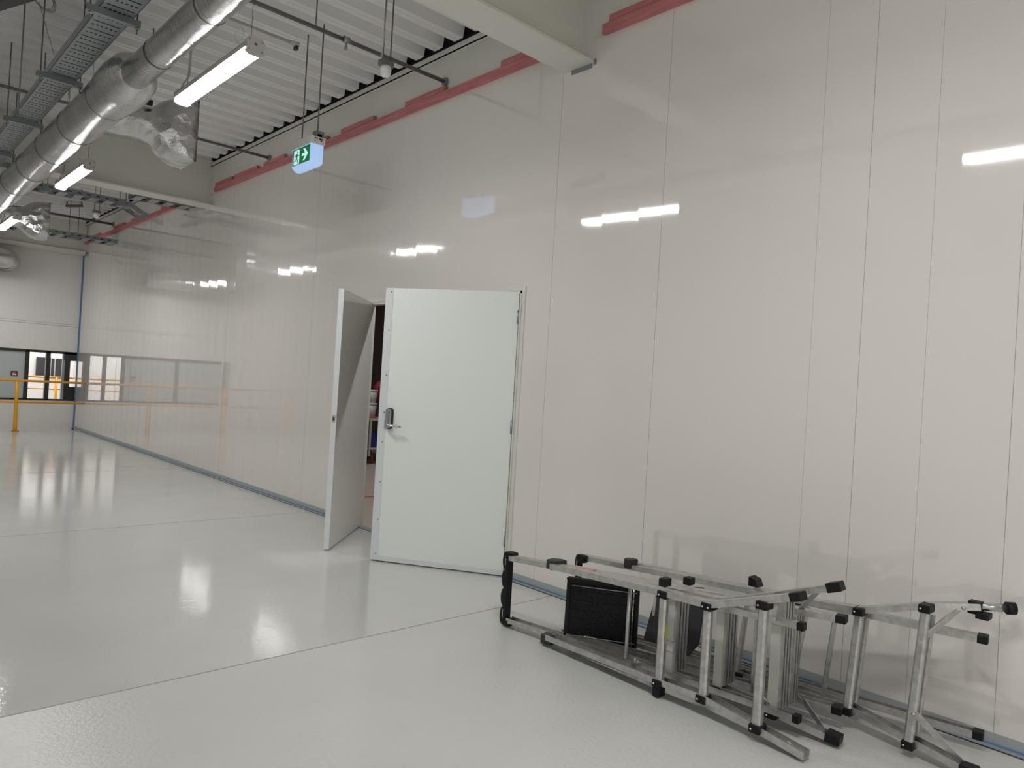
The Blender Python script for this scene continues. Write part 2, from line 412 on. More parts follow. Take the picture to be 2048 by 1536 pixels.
# near leaf (hinged on the right jamb), its room face towards the camera
root, fn, L = leaf((W-.01, 3.955), (3.12, 4.844), 'door_1', 'pale grey-white door leaf with a silver keypad lever, standing ajar', 1, None)
t = MB(); t.box((0, -.045, ZB), (L-.004, 0, ZT), 0, fn); obj('panel', t, M['leaf'], root, bevel=.002)
t = MB(); t.box((L-.062, 0, ZB), (L, .003, ZT), 0, fn)
t.box((L-.003, -.045, ZB), (L, .0, ZT), 0, fn)
obj('edge_strip', t, M['alu_trim'], root)
t = MB(); t.box((0, -.044, ZB-.002), (L-.06, .0035, ZB+.035), 0, fn); obj('kick_trim', t, M['alu_trim'], root)
for z in (.06, .33, .62, .93, 1.16, 1.45, 1.80, 2.10):
    t = MB(); c = fn((L-.045, .0035, z)); t.sphere(c, .0045, 8); obj('screw', t, M['dark'], root)
t = MB(); t.box((L-.075, .0031, 1.035), (L-.052, .0045, 1.10), 0, fn)
obj('latch_plate', t, M['steel'], root)
def rrect(cx, cz, w_, h_, r, n=5):
    P = []
    for (sx_, sz_, a0) in ((1,1,0), (-1,1,90), (-1,-1,180), (1,-1,270)):
        for k in range(n+1):
            a = math.radians(a0+90*k/n); P.append((cx+sx_*(w_/2-r)+r*math.cos(a), cz+sz_*(h_/2-r)+r*math.sin(a)))
    return P
kx = L-.095; kz = 1.115
t = MB(); pr_ = rrect(kx, kz, .056, .165, .024)
t.prism([(p[0], p[1]) for p in pr_], 'y', 0.0, .010, 0, fn); lock = obj('lock_backplate', t, M['dark'], root, label='black backplate of the keypad lock')
t = MB(); t.prism(rrect(kx+.004, kz, .046, .152, .018), 'y', .010, .030, 0, fn); kb = obj('keypad_body', t, M['steel'], lock)
t = MB(); t.prism(rrect(kx+.004, kz+.018, .022, .085, .004), 'y', .030, .032, 0, fn); obj('keypad', t, M['galv'], kb) if False else obj('keypad', t, M['galv'], lock)
t = MB()
for i in range(7):
    for j in (-1, 1): t.sphere(fn((kx+.004+j*.005, .0335, kz+.05-i*.011)), .0028, 8)
obj('keypad_buttons', t, M['steel'], lock)
t = MB(); a = fn((kx+.004, .03, kz-.052)); b = fn((kx+.004, .052, kz-.052)); t.tube([a, b], .014, 14)
t.tube([b, fn((kx-.03, .058, kz-.052)), fn((kx-.115, .055, kz-.056))], .0085, 10, radii=[.011, .0085, .0075]); obj('door_handle', t, M['steel'], lock)
for z in (.28, 1.12, 1.94):
    t = MB(); t.tube([(W-.012, 3.952, z-.05), (W-.012, 3.952, z+.05)], .009, 10); obj('hinge', t, M['galv'], root)
# far leaf, inner face and free edge towards the camera
root, fn, L = leaf((W-.01, 6.035), (2.965, 5.30), 'door_2', 'door leaf standing open away from the keypad leaf, dark inner face and bright edge', -1, None)
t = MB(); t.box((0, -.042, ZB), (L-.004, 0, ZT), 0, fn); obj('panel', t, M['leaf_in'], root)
t = MB(); t.box((L-.004, -.043, ZB), (L+.001, .001, ZT), 0, fn); obj('edge_strip', t, M['alu_trim'], root, label='bright metal strip on the free edge')
t = MB(); t.box((L+.001, -.034, 1.045), (L+.004, -.008, 1.10), 0, fn); lp = obj('latch_plate', t, M['steel'], root)
t = MB(); t.box((L+.004, -.028, 1.06), (L+.005, -.014, 1.085), 0, fn); obj('latch_hole', t, M['dark'], lp)
for z in (.28, 1.12, 1.94):
    t = MB(); t.tube([(W-.012, 6.045, z-.05), (W-.012, 6.045, z+.05)], .009, 10); obj('hinge', t, M['galv'], root)

# ------------------------------------------------------------------ room behind the double door
kb_ = MB(); kb_.box((W+.055, 2.5, -.1), (12, 16, -.002)); struct('floor', kb_, M['beige'])
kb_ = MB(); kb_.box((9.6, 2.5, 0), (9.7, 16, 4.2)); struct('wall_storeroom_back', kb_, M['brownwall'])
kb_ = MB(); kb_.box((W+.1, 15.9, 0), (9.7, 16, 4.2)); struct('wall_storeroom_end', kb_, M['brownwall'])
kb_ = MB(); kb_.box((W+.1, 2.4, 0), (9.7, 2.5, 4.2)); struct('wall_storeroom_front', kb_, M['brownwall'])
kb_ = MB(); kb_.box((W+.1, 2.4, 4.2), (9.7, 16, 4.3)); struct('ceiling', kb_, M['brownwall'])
kb_ = MB(); kb_.box((4.6, 7.45, 0), (5.0, 7.50, .002)); tag(obj('floor_tape', kb_, M['orange']), 'orange strip lying on the dusty floor behind the door gap', 'tape')
# trolley with its load
tr = empty('trolley', (6.95, 10.7, 0), 'grey two-deck trolley behind the open door gap, on maroon castors', 'trolley')
for z, nm in ((.27, 'lower_deck'), (.745, 'upper_deck')):
    t = MB(); t.box((6.45, 10.25, z-.025), (7.45, 11.25, z)); obj(nm, t, M['greypanel'], tr, bevel=.004)
for x_, y_ in ((6.47, 10.27), (6.47, 11.22), (7.42, 10.27), (7.42, 11.22)):
    t = MB(); t.box((x_-.015, y_-.015, .14), (x_+.015, y_+.015, .76)); obj('post', t, M['alu_pale'], tr)
for x_, y_ in ((6.6, 10.48), (6.6, 11.0), (7.3, 10.48), (7.3, 11.0)):
    t = MB(); t.tube([(x_-.02, y_-.02, .095), (x_+.02, y_+.02, .095)], .095, 20); wh = obj('castor', t, M['redwheel'], tr)
    t = MB(); t.tube([(x_-.028, y_-.028, .095), (x_+.028, y_+.028, .095)], .045, 14); t.box((x_-.03, y_-.03, .17), (x_+.03, y_+.03, .245)); obj('castor_fork', t, M['dark'], wh)
t = MB(); t.prism([(6.5, .27), (6.72, .27), (6.76, .52), (6.46, .52)], 'y', 10.36, 11.0)
c = obj('storage_crate', t, M['blue'], bevel=.01); tag(c, 'dark blue plastic crate on the lower trolley deck', 'crate')
def bucket(x, y, z, label):
    t = MB(); t.tube([(x, y, z), (x, y, z+.2)], .1, 24, radii=[.095, .115]); b = obj('bucket', t, M['bucket']); tag(b, label, 'bucket', 'white buckets on the trolley')
    t = MB(); t.tube([(x, y, z+.2), (x, y, z+.222)], .122, 24); obj('lid', t, M['whitepaint'], b)
bucket(6.68, 10.66, .775, 'white plastic bucket standing on the upper trolley deck')
bucket(6.68, 10.66, .999, 'white plastic bucket stacked on top of the other bucket')
t = MB(); t.tube([(6.68, 10.66, .7452), (6.68, 10.66, .774)], .11, 20); tag(obj('orange_tin', t, M['orange']), 'flat orange tin beneath the two white buckets', 'tin')
t = MB()
for i in range(26):
    t.sphere((7.0+random.uniform(0, .3), 10.4+random.uniform(0, .5), .90+random.uniform(-.03, .42)), random.uniform(.1, .16), 10, sz=random.uniform(.6, 1.3))
for v_i in range(len(t.v)):
    x_, y_, z_ = t.v[v_i]; t.v[v_i] = (x_, y_, max(z_, .746))
tag(obj('plastic_sheet', t, M['redfilm']), 'crumpled red plastic sheeting heaped behind the white buckets', 'sheet')

# ------------------------------------------------------------------ batten lamps
def batten(yc, x=1.645, first=None, label='', hang=True):
    root = empty('batten_lamp', (x, yc, 3.2), label, 'lamp', 'white linear batten lamps hung from the ceiling')
    h = .575
    t = MB(); t.prism([(x-.052, 3.228), (x-.053, 3.250), (x-.03, 3.285), (x+.03, 3.285), (x+.053, 3.250), (x+.052, 3.228)], 'y', yc-h, yc+h); obj('housing', t, M['white_plastic'], root)
    t = MB(); P_ = [(x-.0505, 3.229), (x-.049, 3.216), (x-.044, 3.207), (x-.034, 3.200), (x-.02, 3.198), (x+.02, 3.198), (x+.034, 3.200), (x+.044, 3.207), (x+.049, 3.216), (x+.0505, 3.229)]
    for k in range(len(P_)):
        q0, q1 = P_[k], P_[(k+1) % len(P_)]; a0, a1 = yc-h+.004, yc+h-.004
        t.poly([(q0[0], a0, q0[1]), (q1[0], a0, q1[1]), (q1[0], a1, q1[1]), (q0[0], a1, q0[1])], [(0, 1, 2, 3)], 0 if max(q0[1], q1[1]) < 3.21 else 1)
    obj('diffuser', t, [M['glow'], M['glow_side']], root)
    for s_ in (-1, 1):
        y_a = yc+s_*h
        t = MB(); t.prism([(x-.055, 3.262), (x-.048, 3.225), (x-.055, 3.205), (x-.03, 3.19), (x+.03, 3.19), (x+.055, 3.205), (x+.048, 3.225), (x+.055, 3.262), (x+.035, 3.292), (x-.035, 3.292)], 'y', min(y_a, y_a+s_*.022), max(y_a, y_a+s_*.022)); e = obj('end_cap', t, M['white_plastic'], root)
        for dx, dz, r_ in ((-.037, .03, .004), (.037, .03, .004), (-.037, -.025, .004), (.037, -.025, .004), (0, .01, .009)):
            t = MB(); t.tube([(x+dx, y_a+s_*.022, 3.24+dz), (x+dx, y_a+s_*.0235, 3.24+dz)], r_, 10); obj('cap_screw', t, M['pipe'], e)
    for y_a in (yc-h+.05, yc+h-.08):
        t = MB(); t.tube([(x, y_a, 3.285), (x, y_a, HD)], .0016, 6); obj('hanging_wire', t, M['rod'], root)
    t = MB(); y_a = yc+h-.07
    t.tube([(x-.02, yc+h-.01, 3.292), (x-.01, y_a+.03, 3.33), (x+.014, y_a, 3.38), (x+.014, y_a, 3.55), (x+.014, y_a-.005, HD)], .0055, 8); obj('power_cord', t, M['cord'], root)
    t = MB(); t.torus((x-.045, yc-h+.11, 3.33), (1, .25, 0), .04, .0022, 20, 5); obj('wire_loop', t, M['whitepaint'], root)
    return root
LB = {4.63: 'white batten lamp nearest to the camera, hung beside the foil duct', 8.27: 'second white batten lamp along the duct, in front of the far beam',
      11.93: 'third white batten lamp, beyond the far beam at the left edge'}
proto = batten(4.63, label=LB[4.63])
for yc, lb in ((8.27, LB[8.27]), (11.93, LB[11.93]), (15.58, 'white batten lamp farthest along the row, next to the end wall'), (1.0, 'white batten lamp out of view overhead, mirrored at the right edge'),
               (-2.6, 'white batten lamp in the duct row behind the viewpoint')):
    copy_tree(proto, (0, yc-4.63, 0), label=lb)
for i, yc in enumerate((-2.6, -6.2)):  # extra rows added behind the camera for more bounce light
    for xx, nm in ((-2.0, 'middle'), (-4.6, 'leftmost')):
        copy_tree(proto, (xx-1.645, yc-4.63, 0), label='added unseen batten lamp for fill light in the %s row, %s' % (nm, ('behind the viewpoint', 'farthest behind')[i]))
copy_tree(proto, (4.62-1.645, 4.85-4.63, .27), label='white batten lamp in the storeroom behind the double door')
copy_tree(proto, (6.0-1.645, 9.0-4.63, .6), label='added unseen batten lamp brightening the storeroom above the trolley')  # second storeroom lamp, added to brighten what shows in the door gap
for i, (xx, yy_) in enumerate(((1.4, 18.6), (3.9, 18.6), (1.4, 20.3), (3.9, 20.3), (5.6, 19.4))):  # unseen lamps added to brighten the room behind the window
    copy_tree(proto, (xx-1.645, yy_-4.63, -.25), label='added unseen batten lamp brightening the room beyond the end window, %s one' % ('near left', 'near right', 'far left', 'far right', 'outermost')[i])

# ------------------------------------------------------------------ main foil duct (spiral, wrapped), running along the hall
XD = 1.46
dr = empty('foil_duct', (XD, 9, 3.3), 'long silver foil-wrapped round duct with a stepped diameter along the hall', 'duct')
t = MB(); t.tube([(XD, yv, 3.455) for yv in (-3, 1, 3, 4, 5, 5.78)], .098, 40, cap=True); obj('narrow_section', t, M['foil'], dr)
t = MB(); rr = [(5.62, .10), (5.66, .135), (5.75, .168), (5.92, .182), (6.1, .178), (6.25, .168), (6.4, .162), (8, .162), (10, .162), (13, .162), (14.7, .162)]
t.tube([(XD+.01, a, 3.475) for a, b in rr], .1, 44, radii=[b for a, b in rr]); wide = obj('wide_section', t, M['foil'], dr)
for yv in (2.2, 3.35, 4.235, 5.13):
    t = MB(); t.torus((XD, yv, 3.455), (0,1,0), .0985, .0018, 40); obj('strap', t, M['band'], dr)
for yv in (6.38, 7.35, 8.3, 9.3, 10.3, 11.3, 12.4, 13.6, 14.8):
    t = MB(); t.torus((XD+.01, yv, 3.475), (0,1,0), .1625, .0018, 44); obj('strap', t, M['band'], dr)
def branch(yb, label, zc=3.45, xf=2.23, hh=.27, wd=.21, rt_=.145):
    root = empty('duct_outlet', (XD+.3, yb, zc), label, 'duct', 'foil-wrapped outlet boots branching from the duct')
    def ring(x, a, b, p, n=36, zc_=zc, ph=0):
        R = []
        for k in range(n):
            t_ = 2*math.pi*k/n; c_, s_ = math.cos(t_), math.sin(t_)
            e = 2/p; R.append((x, yb+a*math.copysign(abs(c_)**e, c_), zc_+b*math.copysign(abs(s_)**e, s_)))
        return R
    secs = [(XD+.06, rt_*1.05, rt_*1.05, 2), (XD+.15, rt_*1.04, rt_*1.04, 2), (XD+.25, rt_, rt_, 2), (XD+.36, rt_*.98, rt_*.98, 2), (XD+.44, rt_*1.02, rt_*1.05, 2.2), (XD+.52, wd*.86, hh*.82, 3), (XD+.60, wd*.97, hh*.96, 5), (xf-.09, wd, hh, 9), (xf, wd, hh, 14)]
    v = []; f = []; n = 36
    for (x, a, b, p) in secs: v += ring(x, a, b, p)
    for i in range(len(secs)-1):
        for k in range(n): f.append((i*n+k, i*n+(k+1) % n, (i+1)*n+(k+1) % n, (i+1)*n+k))
    f1 = [q for q in f if q[0] < 3*n]; f2 = [tuple(k-3*n for k in q) for q in f if q[0] >= 3*n]
    t = MB(); t.poly(v[:4*n], f1, 0, True); obj('branch_pipe', t, M['crumple'], root)
    t = MB(); t.poly(v[3*n:], f2+[tuple(range(len(v)-4*n, len(v)-3*n))], 0, True); obj('outlet_boot', t, M['crumple'], root)
    t = MB(); 
    t.box((xf, yb-wd, zc-hh), (xf+.004, yb-wd+.012, zc+hh)); t.box((xf, yb+wd-.012, zc-hh), (xf+.004, yb+wd, zc+hh)); t.box((xf, yb-wd, zc-hh), (xf+.004, yb+wd, zc-hh+.012)); t.box((xf, yb-wd, zc+hh-.012), (xf+.004, yb+wd, zc+hh))
    obj('outlet_flange', t, M['galv'], root)
    return root
br = branch(6.82, 'crumpled foil outlet boot beside the nearest batten lamp', zc=3.49)
copy_tree(br, (0, 6.0, -.03), label='crumpled foil outlet boot behind the third batten lamp at the left edge')
t = MB(); t.tube([(1.85, 6.7, 3.62), (1.85, 6.7, HD)], .005, 8); dh = obj('duct_hanger', t, M['rod'], None); tag(dh, 'threaded rod with a black clamp above the near foil outlet', 'hanger')
t = MB(); t.box((1.825, 6.68, 3.62), (1.875, 6.72, 3.66)); obj('clamp', t, M['dark'], dh)
# round duct elbow by the end wall
t = MB(); t.tube([(0.2, 16.6, 3.27), (1.9, 16.6, 3.27), (2.15, 16.62, 3.27), (2.3, 16.72, 3.27), (2.36, 16.9, 3.27), (2.37, 17.1, 3.27), (2.37, Y1-.002, 3.27)], .19, 30)
e = obj('elbow_duct', t, M['foil']); tag(e, 'round silver duct elbow turning into the end wall at the left edge', 'duct')
t = MB(); t.torus((2.3, 16.75, 3.27), (.6, .8, 0), .192, .006, 30); obj('strap', t, M['band'], e)

# ------------------------------------------------------------------ perforated cable tray along the hall
XA, XB, ZTR = 1.09, 1.285, 3.6
tray = empty('cable_tray', ((XA+XB)/2, 9, ZTR), 'long perforated grey cable tray hung beside the foil duct', 'cable tray')
ys = 1.5; pit = .152
t = MB()
# bottom plate made of strips around real slots
def strip(x0, x1, y0, y1): t.box((x0, y0, ZTR), (x1, y1, ZTR+.0025))
y_ = 1.5
while y_ < 16.3:
    xa, xb = XA+.018, XB-.018
    strip(XA, xa, y_, y_+pit); strip(xb, XB, y_, y_+pit)
    strip(xa, xb, y_+.013, y_+.066)
    nh = 6; ph = (xb-xa)/nh
    for k in range(nh+1):
        a = xa+k*ph-ph*.27 if k else xa; b = xa+k*ph+ph*.27 if k < nh else xb
        strip(a, b, y_+.066, y_+.084)
    strip(xa, xb, y_+.084, y_+pit)
    y_ += pit
obj('perforated_base', t, M['galv'], tray)
t = MB(); t.box((XA+.012, 1.5, ZTR+.012), (XB-.012, 16.3, ZTR+.045)); obj('dark_slot_liner', t, M['black'], tray)  # black liner plate added so the tray slots read dark
for xs in (XA, XB-.0025):
    t = MB(); t.box((xs, 1.5, ZTR), (xs+.0025, 16.3, ZTR+.06)); obj('side_rail', t, M['galv'], tray)
for i, yh in enumerate((5.10, 6.58, 8.05, 9.5, 11.0, 12.5)):
    hg = empty('tray_hanger', (1.19, yh, 3.56), 'grey strut trapeze hanger under the cable tray, %s from the top of the picture' % ['first', 'second', 'third', 'fourth', 'fifth', 'sixth'][i], 'hanger', 'strut hangers carrying the cable tray')
    t = MB(); t.box((XA-.07, yh-.02, ZTR-.042), (XB+.042, yh+.02, ZTR-.001)); t.box((XA-.071, yh-.012, ZTR-.036), (XA-.07, yh+.012, ZTR-.008), 1); obj('strut_channel', t, [M['galv'], M['dark']], hg)
    for xr in (XA-.045, XB+.025):
        t = MB(); t.tube([(xr, yh, ZTR-.085), (xr, yh, HD)], .005, 8); rd = obj('rod', t, M['rod'], hg)
        t = MB(); t.tube([(xr, yh, ZTR-.055), (xr, yh, ZTR-.043)], .011, 6); obj('nut', t, M['steel'], rd)
# far ladder trays crossing to the wall
def ladder_tray(xa, xb, yc, z, wd, label, drop=None):
    root = empty('ladder_tray', ((xa+xb)/2, yc, z), label, 'cable tray', 'slotted trays running into the panel wall')
    for s_ in (-1, 1):
        t = MB(); y_a = yc+s_*wd/2; t.box((xa, y_a-.0015, z), (xb, y_a+.0015, z+.07))
        k = xa+.05
        while k < xb-.1: t.box((k, y_a-.0022, z+.025), (k+.05, y_a+.0022, z+.043), 1); k += .12
        obj('side_rail', t, [M['galv'], M['dark']], root)
    k = xa+.03; t = MB(); i = 0
    while k < xb-.02:
        t.box((k, yc-wd/2, z+.002), (k+.11, yc+wd/2, z+.006)); k += .2; i += 1
    o = obj('rungs', t, M['galv'], root)
    return root
ladder_tray(1.95, W-.004, 15.1, 3.62, .42, 'far slotted cable tray entering the wall by the end corner')
r2 = ladder_tray(1.80, 3.1, 12.2, 3.80, .34, 'slotted cable tray crossing behind the second batten lamp')
# diagonal drop of the second tray
t = MB(); t.sweep([(-.0015, 0), (.0015, 0), (.0015, .07), (-.0015, .07)], [(3.1, 12.03, 3.80), (3.3, 12.08, 3.71), (3.42, 12.12, 3.66)], (0,1,0)); obj('sloping_rail', t, M['galv'], r2)
t = MB(); t.sweep([(-.0015, 0), (.0015, 0), (.0015, .07), (-.0015, .07)], [(3.1, 12.37, 3.80), (3.3, 12.40, 3.71), (3.42, 12.42, 3.66)], (0,1,0)); obj('sloping_rail', t, M['galv'], r2)
t = MB()
for k in range(2):
    a = k/4; t.box((3.14+a*.5, 12.06, 3.79-a*.22), (3.22+a*.5, 12.42, 3.795-a*.22))
obj('sloping_rungs', t, M['galv'], r2)
r3 = ladder_tray(2.9, W-.004, 11.05, 3.72, .30, 'short slotted cable tray under the far beam end, entering the wall')
def trapeze(x, y, z0, dx, label):
    hg = empty('tray_hanger', (x, y, z0), label, 'hanger', 'rod pairs carrying the far trays')
    for xr in (x-dx, x+dx):
        t = MB(); t.tube([(xr, y, z0), (xr, y, HD)], .005, 6); obj('rod', t, M['rod'], hg)
    t = MB(); t.box((x-dx-.03, y-.02, z0), (x+dx+.03, y+.02, z0+.03)); obj('strut_channel', t, M['galv'], hg)
trapeze(3.02, 14.95, 3.585, .07, 'pair of long rods down to the far slotted tray')
trapeze(2.05, 12.05, 3.765, .03, 'pair of short rods on the tray left of the second batten lamp')
trapeze(3.05, 12.05, 3.765, .04, 'pair of short rods on the tray right of the second batten lamp')
for x_, y_, xb, lb in ((2.0, 13.9, 2.9, 'long dark strut channel under the roof deck above the third lamp'), (2.93, 14.9, 3.12, 'short dark strut channel under the roof deck at the far rods')):
    t = MB(); t.sweep([(-.02, -.02), (.02, -.02), (.02, .02), (-.02, .02)], [(x_, y_+.3, 4.19), (xb, y_, 4.19)], (0,1,0)); t.box((x_, y_+.29, 4.20), (x_+.02, y_+.31, HD)); t.box((xb-.02, y_-.01, 4.20), (xb, y_+.01, HD)); tag(obj('strut_channel', t, M['rod']), lb, 'strut')

# ------------------------------------------------------------------ pipes towards the wall
def pipe(xa, ya, xb, yb, z, r, label, flange=True, mat_='pipe', name='sprinkler_pipe'):
    root = empty(name, ((xa+xb)/2, (ya+yb)/2, z), label, 'pipe', 'grey pipes crossing below the roof deck')
    t = MB(); t.tube([(xa, ya, z), (xb, yb, z)], r, 14); obj('pipe', t, M[mat_], root)
    if flange: t = MB(); t.tube([(W+.0, yb, z), (W+.010, yb, z)], r*2.3, 18); t.tube([(W-.012, yb, z), (W+.0, yb, z)], r*2.1, 18); obj('wall_flange', t, M['galv'], root)
    return root
p1 = pipe(X0+.01, 5.03, W, 5.06, 4.0, .0165, 'near grey sprinkler pipe ending at the wall right of the smoke sensor')
t = MB(); t.tube([(2.73, 5.045, 4.0), (2.78, 5.045, 4.0)], .024, 14); t.tube([(2.755, 5.045, 3.985), (2.755, 5.045, 3.95)], .010, 10); t.tube([(2.755, 5.045, 3.945), (2.755, 5.045, 3.94)], .012, 10); t.tube([(2.748, 5.045, 3.95), (2.745, 5.045, 3.925)], .003, 6); t.tube([(2.762, 5.045, 3.95), (2.765, 5.045, 3.925)], .003, 6); t.tube([(2.755, 5.045, 3.926), (2.755, 5.045, 3.922)], .014, 10); obj('sprinkler_head', t, M['galv'], p1)
t = MB(); t.tube([(2.5, 5.05, 4.02), (2.5, 5.05, HD-.006)], .005, 8); obj('pipe_rod', t, M['rod'], p1)
p2 = pipe(X0+.01, 5.62, 2.60, 5.62, 4.09, .012, 'thin grey pipe ending in a small nozzle box above the exit sign', flange=False, mat_='alu_pale', name='service_pipe')
t = MB(); t.tube([(2.56, 5.62, 4.09), (2.64, 5.62, 4.09)], .022, 10, radii=[.014, .026]); t.box((2.61, 5.6, 4.045), (2.635, 5.64, 4.075), 1); obj('nozzle_box', t, [M['alu_pale'], M['dark']], p2)
pipe(X0+.01, 8.5, W, 8.52, 4.0, .0165, 'grey sprinkler pipe ending at the wall left of the exit sign')
p3 = pipe(X0+.01, 15.25, W, 15.25, 4.02, .022, 'grey sprinkler pipe near the end wall')
t = MB(); t.tube([(2.45, 15.25, 4.02), (2.51, 15.25, 4.02)], .03, 12); t.tube([(2.48, 15.25, 4.0), (2.48, 15.25, 3.92)], .012, 8); obj('sprinkler_head', t, M['pipe'], p3)
# ceiling sensors on rods
def sensor(x, y, z, label):
    root = empty('smoke_sensor', (x, y, z), label, 'sensor', 'white sensors hung on twin rods')
    t = MB(); t.tube([(x, y, z+.06), (x, y, z+.035), (x, y, z)], .04, 24, radii=[.034, .042, .04]); t.sphere((x, y, z), .04, 20, sz=.75); obj('sensor_head', t, M['whitepaint'], root)
    t = MB(); t.tube([(x, y, z-.03), (x, y, z-.034)], .006, 8); obj('sensor_led', t, M['pipe'], root)
    t = MB(); t.prism(rrect(x, y, .11, .075, .02), 'z', z+.055, z+.09); obj('mounting_box', t, M['pipe'], root)
    for dx in (-.03, .035):
        t = MB(); t.tube([(x+dx, y, z+.09), (x+dx, y, HD)], .0055, 8); obj('rod', t, M['rod'], root)
    t = MB(); t.tube([(x-.04, y, z+.09), (x-.045, y-.01, z+.13), (x-.035, y-.01, z+.3), (x-.025, y-.005, HD)], .004, 6); obj('cable', t, M['cord'], root)
    return root
s1 = sensor(2.905, 4.70, 3.695, 'white dome sensor hanging near the first sprinkler pipe end')
copy_tree(s1, (-.115, 7.7, -.09), label='white dome sensor hanging beyond the far ceiling beam')

# ------------------------------------------------------------------ exit sign
ex = empty('exit_sign', (2.765, 5.60, 3.1), 'green and white lit exit sign with arrow, hung on two rods', 'sign')
ya, yb = 5.46, 5.78; xf = 2.725; xb2 = 2.835
t = MB(); t.box((xf-.008, ya-.012, 3.285), (xb2+.006, yb+.02, 3.345)); t.box((xf-.010, ya-.016, 3.335), (xb2+.008, yb+.024, 3.345)); hs = obj('housing', t, M['white_plastic'], ex, bevel=.003)
t = MB(); t.prism([(xf, 3.285), (xf, 3.135), (xf+.035, 3.105), (xb2-.035, 3.105), (xb2-.002, 3.135), (xb2, 3.285)], 'y', ya, yb); obj('lit_diffuser', t, M['signbody'], ex)
t = MB(); t.box((xf-.0025, ya+.012, 3.145), (xf-.0003, yb-.010, 3.278)); sf = obj('green_panel', t, M['green'], ex)
def flat(mb, pts, x): # pts in (u,v): u to the right as seen (towards -y) 0..1, v up 0..1
    U = lambda u: (yb-.010)-(yb-ya-.022)*u; V = lambda v: 3.145+.133*v
    n = len(pts); a = [(x, U(p[0]), V(p[1])) for p in pts]; b = [(x-.0012, q[1], q[2]) for q in a]
    mb.poly(a+b, [tuple(range(n)), tuple(range(2*n-1, n-1, -1))]+[(k, (k+1) % n, n+(k+1) % n, n+k) for k in range(n)])
t = MB(); xs = xf-.0024
flat(t, [(.08, .04), (.40, .04), (.40, .92), (.08, .92)], xs)
obj('door_pictogram', t, M['signwhite'], sf)
t = MB()
flat(t, [(.56,.42), (.74,.42), (.62,.14), (.72,.14), (.90,.5), (.72,.86), (.62,.86), (.74,.58), (.56,.58)], xs)
obj('arrow', t, M['signwhite'], sf)
t = MB(); xs2 = xs-.0012
cx, cv = .30, .80; flat(t, [(cx+.028*math.cos(a), cv+.075*math.sin(a)) for a in [2*math.pi*k/10 for k in range(10)]], xs2)
flat(t, [(.20,.66), (.29,.70), (.33,.60), (.28,.40), (.22,.42)], xs2)           # torso
flat(t, [(.30,.64), (.40,.54), (.385,.50), (.29,.58)], xs2)                      # front arm
flat(t, [(.20,.67), (.13,.52), (.145,.49), (.22,.60)], xs2)                      # rear arm
flat(t, [(.23,.42), (.28,.42), (.345,.22), (.36,.06), (.325,.06), (.305,.22)], xs2)  # front leg
flat(t, [(.22,.44), (.26,.42), (.22,.26), (.10,.22), (.10,.27), (.19,.31)], xs2)     # rear leg
obj('running_figure', t, M['green'], sf)
t = MB()
for i, (a, b, c_, d) in enumerate(((.02,.325,.03,.008), (.06,.322,.035,.012), (.075,.31,.012,.01), (.02,.305,.012,.008))):
    t.box((xf+a, ya-.0135, 3.0+b), (xf+a+c_, ya-.0121, 3.0+b+d))
obj('printed_marks', t, M['dark'], hs)
t = MB(); t.box((xf+.04, ya-.02, 3.346), (xf+.08, yb+.01, 3.366)); t.box((xf+.03, ya-.02, 3.346), (xf+.1, ya+.045, 3.39)); obj('mounting_channel', t, M['pipe'], ex)
for y_a, zt in ((ya+.02, HD), (yb-.03, 4.13)):
    t = MB(); t.tube([(xf+.06, y_a, 3.36), (xf+.06, y_a, HD)], .0055, 8); obj('rod', t, M['rod'], ex)

# ------------------------------------------------------------------ odd ceiling hardware, upper left
for x_, y_, z_, z1_, lb in ((.983, 6.0, 3.72, 3.34, 'short hanging rod end left of the cable tray, lower one'), (.84, 6.0, 3.72, 3.05, 'longest bare rod hanging at the upper left'), (1.026, 6.0, HD, 3.45, 'long bare rod passing through the wire coil')):
    pass
def rod(x, y, za, zb, lb):
    t = MB(); t.tube([(x, y, za), (x, y, zb)], .005, 8); tag(obj('hanging_rod', t, M['rod']), lb, 'rod', 'bare threaded rods at the upper left')
rod(.84, 6.0, 3.05, HD, 'longest bare rod hanging at the far upper left')
rod(.60, 7.6, 3.3, HD, 'bare rod at the left picture edge')
t = MB(); t.tube([(.62, 5.0, HD), (.84, 5.55, 3.78)], .0022, 6); t.tube([(.86, 5.62, 3.72), (1.06, 6.2, 3.62)], .0022, 6)
for k in range(3): t.torus((.87+.006*k, 5.6+.01*k, 3.76), (.5, -.8, .25), .085+.004*k, .0022, 26, 5)
tag(obj('wire_coil', t, M['rod']), 'dark coil of hanging wire at the upper left', 'wire')
t = MB(); t.sweep([(-.04, -.03), (.04, -.03), (.04, .03), (-.04, .03)], [(.585, 6.80, 3.93), (1.04, 5.58, 3.93)], (1, .4, 0))
tag(obj('strut_channel', t, M['darkbeam']), 'dark steel channel under the deck in the upper left corner', 'strut')
